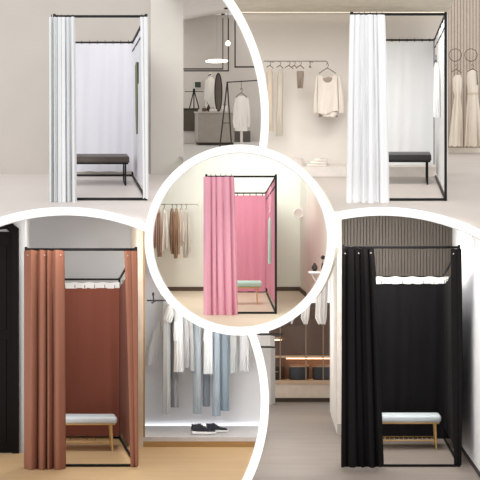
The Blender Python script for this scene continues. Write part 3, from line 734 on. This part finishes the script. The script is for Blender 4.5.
clipbox(BL, Dk, 132, 260, 425.4, 427.2, -3, -.3, 120).build('light_strip', mat('cool_light_strip', (246, 250, 255), .5, emit=2.2, bump=0), label='glowing white light strip along the foot of the niche wall', cat='lamp', smooth=False)
Dr = 7.1
q = thing('clothes_rail', 'dark rail with bracket at the upper left of the clothes niche', 'rail', base(BL, Dr, 158, 301))
DG = cm((72, 72, 74), 'plain')
MB(BL, Dr).tube([(x, 300.5, 0) for x in range(147, 172)], .75, 8).trim().build('bar', DG, q)
MB(BL, Dr).tube([(154, 293.5, 6), (154, 300, 3)], .7, 8).build('bracket', DG, q)
MB(BL, Dr).lathe(154, 6, [(.4, 291.6), (1.2, 292.4), (1.2, 294.6), (.4, 295.4)], 12).build('bracket_cap', DG, q)
MB(BL, Dr).tube([(155.5, 300.8, -.5), (151.5, 303.2, -3)], .8, 8).build('end_stop', DG, q)
def ringY(x): return 240+math.sqrt(max(0, 91.4**2-(x-240)**2)) if abs(x-240) < 91 else 250
gr = 'clothes hanging in the grey niche'
def niche(name, cat, lb, x0, x1, y1, c, d=0, sl=(), y0=None, taper=.0, h=3.4, flare=0.0, **kw):
    t = (y0 or min(ringY(x0), ringY(x1)))-2
    cx = (x0+x1)/2; w = (x1-x0)
    rows = [(t, cx-w*(.42), cx+w*.42, d, h*.7), (t+10, x0+taper, x1-taper, d, h), ((t+y1)/2, x0+taper*.5, x1-taper*.5, d, h*1.1), (y1, x0-flare, x1+flare, d, h*1.1)]
    return garment(BL, Dr, name, lb, cat, rows, cm(c), sleeves=sl, group=gr, **kw)
niche('trousers', 'trousers', 'light grey long trousers leftmost in the niche', 163, 171.2, 414, (184, 188, 192), d=4, nf=3, ph=1)
T = garment(BL, Dr, 'shirt', 'white shirt with drooping collar above the leftmost grey trousers', 'shirt',
        [(306, 167, 172, -4, 2), (314, 164.5, 174, -4, 3.4), (320, 162.6, 172, -4, 3.8), (323, 165, 171, -4, 3)], cm((212, 214, 216)), group=gr)
niche('trousers', 'trousers', 'dark grey trousers behind the second white top', 172, 180.2, 408, (150, 152, 156), d=9, nf=3, ph=2)
niche('top', 'top', 'white top second from left in the niche', 173.6, 182.6, 372, (222, 226, 231), d=-4, flare=.6,
      sl=[[(322, 172.6, 176, -7, 1.6), (336, 172, 176.4, -7, 2), (341, 172.4, 176, -7, 1.8)]])
niche('shirt', 'shirt', 'mid grey long-sleeved shirt third from left in the niche', 182, 190, 368, (184, 186, 190), d=1, flare=.4,
      sl=[[(322, 188, 192, -3, 1.4), (345, 189.6, 193.4, -3, 1.5), (371, 190, 193.8, -3, 1.5)]])
niche('trousers', 'trousers', 'pale blue-grey trousers left of the white tee', 193.5, 202, 414, (170, 182, 192), d=3, nf=3, ph=3)
niche('jeans', 'jeans', 'slate jeans hanging below the white tee', 205.4, 212.4, 407, (138, 148, 160), d=10, nf=3)
niche('shirt', 'shirt', 'white tee over the slate jeans in the niche', 203, 212, 374, (224, 230, 236), d=-4, flare=.3,
      sl=[[(330, 202.6, 205.6, -6, 1.6), (341, 201.6, 205.6, -6, 1.8)]])
niche('jeans', 'jeans', 'long light blue jeans right of the white tee', 212.5, 221, 416, (168, 182, 196), d=2, nf=3, ph=4)
niche('jeans', 'jeans', 'blue-grey jeans with dark folds right of the light blue jeans', 221.5, 230.6, 411, (142, 158, 172), d=5, nf=4, ph=5)
niche('shirt', 'shirt', 'grey shirt sleeve-wide beside the blue-grey jeans', 230.6, 238, 373, (186, 192, 196), d=2, nf=3)
niche('top', 'top', 'pale hazy reflection shaped as a top, rightmost in the niche', 241, 251, 371, (214, 217, 222), d=6, flare=.6)  # pale cloth imitates the haze of a reflection
T = garment(BL, 7.45, 'top', 'hazy reflection shaped as a white top, leftmost in the niche', 'top',
        [(322, 158, 161, 0, 1), (330, 154, 163, 0, 2), (345, 148.6, 161.5, 0, 2.4), (366, 147, 157, 0, 2)], cm((216, 217, 221)), group=gr, nf=3, rip=.4)  # blurred reflection given cloth shape and a pale colour
# sneakers
SH = mat('navy_black_mesh', (52, 55, 64), .8, kind='fabric', rgb2=(38, 40, 48)); SOLE = mat('white_rubber', (236, 236, 236), .6)
def sneaker(x0, x1, yb, d, label):
    D = 6.70; L = x1-x0; T = thing('sneaker', label, 'shoe', base(BL, D, (x0+x1)/2, yb, d), 'pair of dark sneakers on the platform')
    def sec(u): # half width, top height (heel at u=0, toe at u=1)
        hw = L*(.14+.05*sin(pi*min(1, u*1.1))+.02*u)*(1-max(0, (u-.8)/.2)**3*.45)*(1-max(0, (.08-u)/.08)*.3)
        top = L*(.46-.05*sin(u/.32*pi) if u < .32 else .46-(u-.32)*.56 if u < .7 else .247-(u-.7)*.12-max(0, (u-.9)/.1)**2*.07)
        return hw, top
    def strip(us, lo, hi, m, nm, grow=1.0, n=14):
        q = MB(BL, D); rings = []
        for u in us:
            hw, top = sec(u); y0_, y1_ = lo(u, top), hi(u, top); r = []
            for k in range(n):
                t = 2*pi*k/n; c_, s_ = cos(t), sin(t)
                yy = (y0_+y1_)/2+(y1_-y0_)/2*math.copysign(abs(s_)**.7, s_)
                wd = hw*grow*(1-.45*max(0, (yy-L*.12)/(L*.3)))
                r.append(q.bm.verts.new(q.M(x0+L*u, yb-yy, d+wd*math.copysign(abs(c_)**.7, c_))))
            rings.append(r)
        for A, B in zip(rings, rings[1:]):
            for k in range(n): q.bm.faces.new((A[k], A[(k+1) % n], B[(k+1) % n], B[k]))
        q.bm.faces.new(rings[0][::-1]); q.bm.faces.new(rings[-1]); return q.build(nm, m, T)
    us = [i/22 for i in range(23)]
    strip(us, lambda u, t: max(0, (u-.88)*L*.2), lambda u, t: L*.15, SOLE, 'sole', 1.2)
    U = strip([.02+.95*u for u in us], lambda u, t: L*.1, lambda u, t: t, SH, 'upper', 1.0)
    for i in range(4):
        u = .38+.075*i; hw, top = sec(u)
        MB(BL, D).tube([(x0+L*u, yb-top+.1, d-hw*.55), (x0+L*(u+.01), yb-top-.35, d), (x0+L*u, yb-top+.1, d+hw*.55)], .28, 6).build('lace', cm((150, 154, 162), 'plain'), U)
    MB(BL, D).tube([(x0+L*.36+L*.1*cos(a)-L*.14, yb-L*.40, d+L*.07*sin(a)) for a in [2*pi*k/16 for k in range(16)]], .55, 6, closed=True).build('collar', cm((84, 88, 98), 'plain'), U)
    return T
sneaker(191.2, 215.6, 434.5, 0, 'dark sneaker with white sole at the front left of the pair')
sneaker(209.5, 231.5, 434.5, 16, 'dark sneaker with white sole behind at the right of the pair')
# booth
B4, dd = booth(BL, 24.5, 137.5, 248, 7.2, 'black metal frame of the booth with brown curtains', t=2.7)
BRN = mat('brown_curtain_cloth', (143, 95, 76), .85, kind='fabric', rgb2=(136, 89, 70))
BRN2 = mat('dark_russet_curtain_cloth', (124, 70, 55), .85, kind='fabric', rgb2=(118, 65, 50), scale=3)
BAND = mat('white_heading_tape', (226, 226, 224), .8)
SILV = cm((178, 170, 160), 'plain')
curtain(BL, 5.19, 24, 64.5, 24, 66, 251, 468.5, BRN, 'brown gathered curtain drawn to the left front of its booth', amp=7, folds=4, pl=True, seed=41, hem=.5, nu=120, rings=5, ringm=SILV)
curtain(BL, 5.19, 124, 137.6, 130.5, 138.4, 251, 466, BRN, 'narrow brown curtain at the right front of the booth', amp=1.8, folds=2, pl=True, seed=44, hem=.8, nu=40, rings=2, ringm=SILV)
curtain(BL, 7.1, 50, 119.5, 50, 119.5, 288, 436, BRN2, 'flat dark russet curtain at the rear of the brown booth', amp=.35, folds=4, seed=46, hem=.3, rings=7, band=(282.6, 288.5, BAND))
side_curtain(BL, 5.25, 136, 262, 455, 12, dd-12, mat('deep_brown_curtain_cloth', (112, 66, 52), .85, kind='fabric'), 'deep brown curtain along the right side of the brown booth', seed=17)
SEATW = mat('white_grey_cushion', (210, 219, 224), .8)
wood_bench(BL, 6.15, 52, 117.5, 416.8, 451.3, 36, 'white cushioned wooden bench inside the brown booth', SEATW, WOODL, 442.5, th=7, lr=1.0, slats=12)

# ================================================================== ROOM: lower right, black curtains
FLOOR_BR = mat('grey_oak_floor', (150, 140, 132), .5, kind='floorwood', rgb2=(140, 129, 121), scale=2)
WALL_BR = mat('white_side_wall', (240, 240, 243), .85, rgb2=(237, 237, 240), scale=1.5)
SLATB = mat('slat_backing', (96, 89, 82), .9); SLAT = mat('grey_brown_slats', (99, 92, 86), .7, kind='fabric', rgb2=(95, 88, 81))
ds = 7.43; fs2 = BR.fy(ds)
shell('wall_back', BR, [(338, 190, ds), (452, 190, ds), (452, fs2, ds), (338, fs2, ds)], SLATB, label='dark backing wall behind the black booth')
def brY(x): return 427-math.sqrt(216**2-(x-383)**2)
q = MB(BR, ds-.03)
for i in range(36):
    x = 338.6+i*3.16
    if x+2.3 > 452: break
    yt_ = max(brY(x), brY(x+2.3))+.3
    while region(x, yt_) != 'BR': yt_ += 1
    q.box(x, x+2.4, yt_, fs2, -1.0, 0)
q.build('wall_panelling', SLAT, label='grey brown vertical slat wall behind the black booth', kind='structure', smooth=False)
pa = BR.at(452, fs2, ds, 4.5)
pt = BR.at(452, 190, ds, 4.5)
shell('wall_right', BR, [(452, 190, ds), (452, fs2, ds), (pa[0], pa[1], 4.5), (pt[0], pt[1], 4.5)], WALL_BR, label='white side wall right of the black booth')
MB(BR, ds).box(450.6, 451.8, fs2-2.2, fs2, -236, 0).build('baseboard_right', mat('dark_skirting', (56, 50, 46), .6), label='dark skirting along the white side wall', kind='structure', smooth=False)
Dw = 12.8; fwd = BR.fy(Dw)
shell('floor', BR, [(150, fwd-1.5, BR.Df*(109)/(fwd-1.5-358)), (470, fwd-1.5, BR.Df*109/(fwd-1.5-358)), (650, BR.fy(4.45), 4.45), (90, BR.fy(4.45), 4.45)], FLOOR_BR, th=.02, label='grey oak floor under the black booth')
# angled white partition
PW = mat('ivory_partition', (228, 220, 212), .8); PWD = mat('grey_partition_end', (182, 174, 166), .8)
def ypost(y, D): return y
a0 = (337.2, 7.6); a1 = (329.6, 10.6)
q = MB(BR, 7.6); bm = q.bm
def vv_(x, y, D): return bm.verts.new(W(x, y, D))
yT = 180
lo_ = [(341.6, 7.35), (337.2, 7.35), (329.8, 10.6), (336, 10.9)]
top = [vv_(x, BR.vy+(yT-BR.vy)*7.35/D-0, D) for x, D in lo_]
bot = [vv_(x, BR.fy(D), D) for x, D in lo_]
bm.faces.new(top); bm.faces.new(bot[::-1])
for i in range(4): bm.faces.new((top[i], bot[i], bot[(i+1) % 4], top[(i+1) % 4]))
bmesh.ops.subdivide_edges(bm, edges=list(bm.edges), cuts=40, use_grid_fill=True)
q.trim().build('wall_side', PW, label='ivory angled wall end left of the black booth', kind='structure', smooth=False)
MB(BR, 7.3).box(337.2, 341.8, 424, BR.fy(7.3), -.2, 1).build('baseboard_side', PWD, label='small skirting at the foot of the ivory wall end', kind='structure', smooth=False)
# wardrobe wall
WB = mat('wardrobe_brown', (112, 94, 84), .6, kind='wood', rgb2=(98, 82, 72)); LITW = mat('lit_wood_shelf', (206, 176, 146), .6)  # pale tan puts the shelf glow into the wood colour
GLD = mat('brushed_gold_strip', (160, 138, 116), .4)
T = thing('wardrobe', 'brown glazed built-in wardrobe with lit shelf beyond the floor', 'wardrobe', base(BR, Dw, 300, fwd))
def wb(x0, x1, y0, y1, d0, d1, nm, m, **kw):
    q = clipbox(BR, Dw, x0, x1, y0, y1, d0, d1, max(2, int((x1-x0)/2)))
    if len(q.bm.faces): return q.build(nm, m, T, smooth=False, **kw)
    q.bm.free()
q = MB(BR, Dw)
for i in range(40):      # back panel in strips up to the circular frame
    x = 262+i*1.9
    yt_ = 300
    while region(*proj(q.M(x, yt_, 34))) != 'BR' or region(*proj(q.M(x+1.9, yt_, 34))) != 'BR':
        yt_ += 1
        if yt_ > 380: break
    if yt_ < 379: q.box(x, x+1.95, yt_, 382, 32, 34)
q.build('back_panel', WB, T, smooth=False)
wb(271, 338, 355.6, 357.9, 0, 32, 'shelf', LITW)
wb(271, 338, 380.2, 384, -1, 32, 'base_board', LITW)
wb(264, 338, 384, 398, 1, 32, 'plinth', mat('pale_plinth', (228, 210, 192), .6))
wb(264, 338, 398, fwd, 4, 32, 'shaded_toe_kick', cm((88, 76, 66), 'plain'))  # dark colour paints the shadow line below the plinth
for x, y0 in ((279.6, 326), (305.4, 318), (322.6, 300)):
    wb(x, x+.9, y0, 380.2, 0, 2, 'gold_strip' if x > 300 else 'divider', GLD)
q = MB(BR, Dw)
LG = mat('shelf_light', (255, 206, 158), .5, emit=6, bump=0)
MB(BR, Dw).box(282, 336, 358.1, 358.9, 22, 28).build('light_strip', LG, T, smooth=False)
MB(BR, Dw).box(272, 279.5, 339.2, 340, 8, 12).build('light_strip', LG, T, smooth=False)
MB(BR, Dw).box(271, 279.6, 337, 339, 0, 32).build('shelf', LITW, T, smooth=False)
DRW = MB(BR, Dw).box(271.5, 279.2, 367, 380, 4, 30, .3).build('drawer', cm((58, 54, 54), 'plain'), T, smooth=False, label='dark drawer')
MB(BR, Dw).box(273, 278, 371.5, 372.3, 3.2, 4, .1).build('handle', GLD, DRW, smooth=False)
GL = glassmat('brown_glass', (120, 98, 86), .45)
for x0, x1, y0 in ((281, 305.3, 326), (306.8, 322.5, 318), (324, 336, 305)):
    q = clipbox(BR, Dw, x0, x1, y0, 356, .3, .9, int((x1-x0)/1.5))
    if len(q.bm.faces): q.build('glass_door', GL, T, smooth=False)
    else: q.bm.free()
for x0, x1, lb in ((286.8, 307, 'dark round pouf with tan lid at the left under the wardrobe shelf'), (310.4, 331.5, 'dark round pouf with tan lid next to the ivory wall')):
    P = thing('pouf', lb, 'pouf', base(BR, Dw, (x0+x1)/2, 380), 'poufs under the lit shelf'); c_ = (x0+x1)/2; r_ = (x1-x0)/2
    MB(BR, Dw).lathe(c_, r_+3, [(r_*.9, 380), (r_, 378), (r_, 369), (r_*.96, 367.2)], 26).build('pouf_body', cm((72, 72, 76), 'plain'), P)
    MB(BR, Dw).lathe(c_, r_+3, [(r_*.98, 367.2), (r_*1.02, 366), (r_*.8, 364.6), (r_*.2, 364.2)], 26).build('lid', cm((196, 156, 126), 'plain'), P, label='tan lid')
# white cabinet at left
T = thing('tall_cabinet', 'narrow white cabinet next to the lower left curved frame', 'cabinet', base(BR, 12.0, 266, BR.fy(12.0)))
WC = mat('white_cabinet', (228, 224, 220), .6)
clipbox(BR, 12.0, 257, 270.2, 335.4, 346, 0, 22, 14).build('upper_unit', WC, T, smooth=False)
clipbox(BR, 12.0, 257, 269.4, 346, 348, 1, 22, 14).build('recess', cm((60, 56, 54), 'plain'), T, smooth=False)
clipbox(BR, 12.0, 257, 270.6, 348, BR.fy(12.0), 0, 22, 14).build('lower_unit', mat('pale_grey_cabinet', (206, 202, 198), .6), T, smooth=False)
clipbox(BR, 12.4, 256, 279, 333.2, 334.8, 0, 20, 14).build('wall_shelf', cm((70, 64, 62), 'plain'), label='dark shelf board above the narrow white cabinet', cat='shelf', smooth=False)
wg = 'white garments hanging before the wardrobe'
for x0, x1, y1, lb, tilt in ((289.4, 294.4, 323.4, 'small tip of a white garment left of the others before the wardrobe', 1), (301, 310.4, 324, 'white garment in the middle of the three before the wardrobe', -1.5), (315.5, 328.5, 324, 'widest white garment beside the ivory wall', -2.2)):
    t_ = ringY(x1)-6
    garment(BR, 10.9, 'shirt', lb, 'shirt', [(t_-6, x0+4, x1+2, 0, 3), (t_+8, x0+1.5, x1+.3, 0, 4), (y1-6, x0+tilt*.2, x1-.5+tilt*.6, 0, 4), (y1, x0+2.5, x1-3, 0, 3)], cm((232, 230, 228)), group=wg, rip=.5, nf=4, ph=x0)
# booth
B5, dd = booth(BR, 342, 460.5, 246, 7.1, 'black metal frame of the black curtained booth', t=2.5)
BLK = mat('black_curtain_cloth', (27, 25, 25), .95, kind='fabric', rgb2=(24, 22, 22), spec=.08)
BLK2 = mat('deep_black_curtain_cloth', (23, 22, 23), .95, kind='fabric', rgb2=(19, 18, 19), spec=.15)
curtain(BR, 5.12, 342.5, 374, 341, 384, 249, 466, BLK, 'black gathered curtain drawn to the left front of its booth', amp=6.5, folds=5, pl=True, seed=51, hem=.5, nu=120, rings=5, ringm=SILV)
curtain(BR, 5.12, 450.5, 461.5, 454, 461.5, 249, 465.5, BLK, 'narrow black curtain at the right front of the booth', amp=1.3, folds=2, pl=True, seed=52, hem=.5, nu=40, rings=2, ringm=SILV, bulge=1)
curtain(BR, 7.0, 366, 449.5, 366, 449.5, 283.5, 440, BLK2, 'flat deep black curtain at the rear of the black booth', amp=.4, folds=4, seed=55, hem=.3, rings=8, band=(277, 284, BAND))
side_curtain(BR, 5.18, 459, 262, 452, 12, dd-12, BLK2, 'deep black curtain along the right side of the black booth', seed=19)
wood_bench(BR, 6.15, 366, 441.5, 415.6, 449.6, 36, 'white cushioned slatted wooden bench inside the black booth', SEATW, WOODL, 441, th=7, slats=13, lr=1.0)

# ------------------------------------------------------------------ light
w = bpy.data.worlds.new('daylight'); bpy.context.scene.world = w; w.use_nodes = True
bg = w.node_tree.nodes['Background']; bg.inputs['Color'].default_value = (1.0, 0.995, 0.99, 1); bg.inputs['Strength'].default_value = 1.05
s = bpy.data.lights.new('soft_fill_sun', 'SUN'); s.energy = 0.9; s.angle = math.radians(32); s.color = (1, .985, .96)  # wide soft sun added as frontal fill; no window is there
so = bpy.data.objects.new('soft_fill_sun', s); C.objects.link(so)
so.rotation_euler = Vector((0.3, 1, -0.2)).to_track_quat('-Z', 'Y').to_euler(); so.location = (-2, -2, 6)

def fill_light(name, x, y, D, wx, wy, power, col=(1, .98, .95), tilt=0):  # added area fill that brightens a room, unseen; not a real fitting
    l = bpy.data.lights.new(name, 'AREA'); l.shape = 'RECTANGLE'; l.size = wx; l.size_y = wy; l.energy = power; l.color = col
    o = bpy.data.objects.new(name, l); C.objects.link(o); o.location = W(x, y, D)
    o.rotation_euler = (math.radians(tilt), 0, 0)
fill_light('fill_light', 95, -40, 7.2, 1.4, 1.2, 6)
fill_light('fill_light', 168, -40, 7.0, .6, .8, 7)
fill_light('fill_light', 300, -9, 6.8, 1.4, .4, 15, tilt=8)
fill_light('fill_light', 400, -9, 6.8, .8, .4, 14, tilt=8)
fill_light('fill_light', 240, 148.3, 6.4, .4, .12, 10, tilt=20)
fill_light('fill_light', 240, 148.3, 4.75, .35, .12, .7, tilt=20)
fill_light('fill_light', 76, 211, 5.9, .6, .2, 20, tilt=12)
fill_light('fill_light', 72, 211, 4.9, .8, .2, 8, tilt=20)
fill_light('fill_light', 388, 211.5, 6.2, 1.0, .2, 27, tilt=20)
fill_light('fill_light', 388, 211.5, 4.9, 1.0, .2, 12, tilt=20)
fill_light('fill_light', 345, 214.6, 5.4, .3, .1, 22, tilt=30)
fill_light('fill_light', 440, 218.7, 5.6, .15, .1, 9, tilt=30)
def fill_point(ang, D, power, col=(1, .99, .98)):
    l = bpy.data.lights.new('fill_point', 'POINT'); l.shadow_soft_size = .014; l.energy = power; l.color = col
    o = bpy.data.objects.new('fill_point', l); C.objects.link(o)
    a = math.radians(ang); o.location = W(240+93.7*cos(a), 240+93.7*sin(a), D)
for ang in (134, 122, 110, 98): fill_point(ang, 6.3, 6)       # added unseen fill points that brighten the clothes niche
for ang in (70, 58, 46): fill_point(ang, 9.5, 10, (1, .93, .86))   # added warm fill points for the wardrobe, hidden by the frame
fill_light('fill_light', 212, -40, 11.6, 1.2, 1.2, 22)  # added fill for the shop, out of view

# ------------------------------------------------------------------ camera
cd = bpy.data.cameras.new('camera'); cam = bpy.data.objects.new('camera', cd); C.objects.link(cam)
cam.location = (0, 0, CZ); cam.rotation_euler = (pi/2, 0, 0); cd.sensor_width = 36; cd.lens = F/480*36; cd.clip_end = 100
bpy.context.scene.camera = cam
for o in bpy.data.objects:
    if '_w' in o: del o['_w']
sc = bpy.context.scene
sc.view_settings.view_transform = 'Standard'; sc.view_settings.look = 'None'; sc.view_settings.gamma = 1
sc.view_settings.exposure = 0.0; sc.view_settings.use_curve_mapping = False
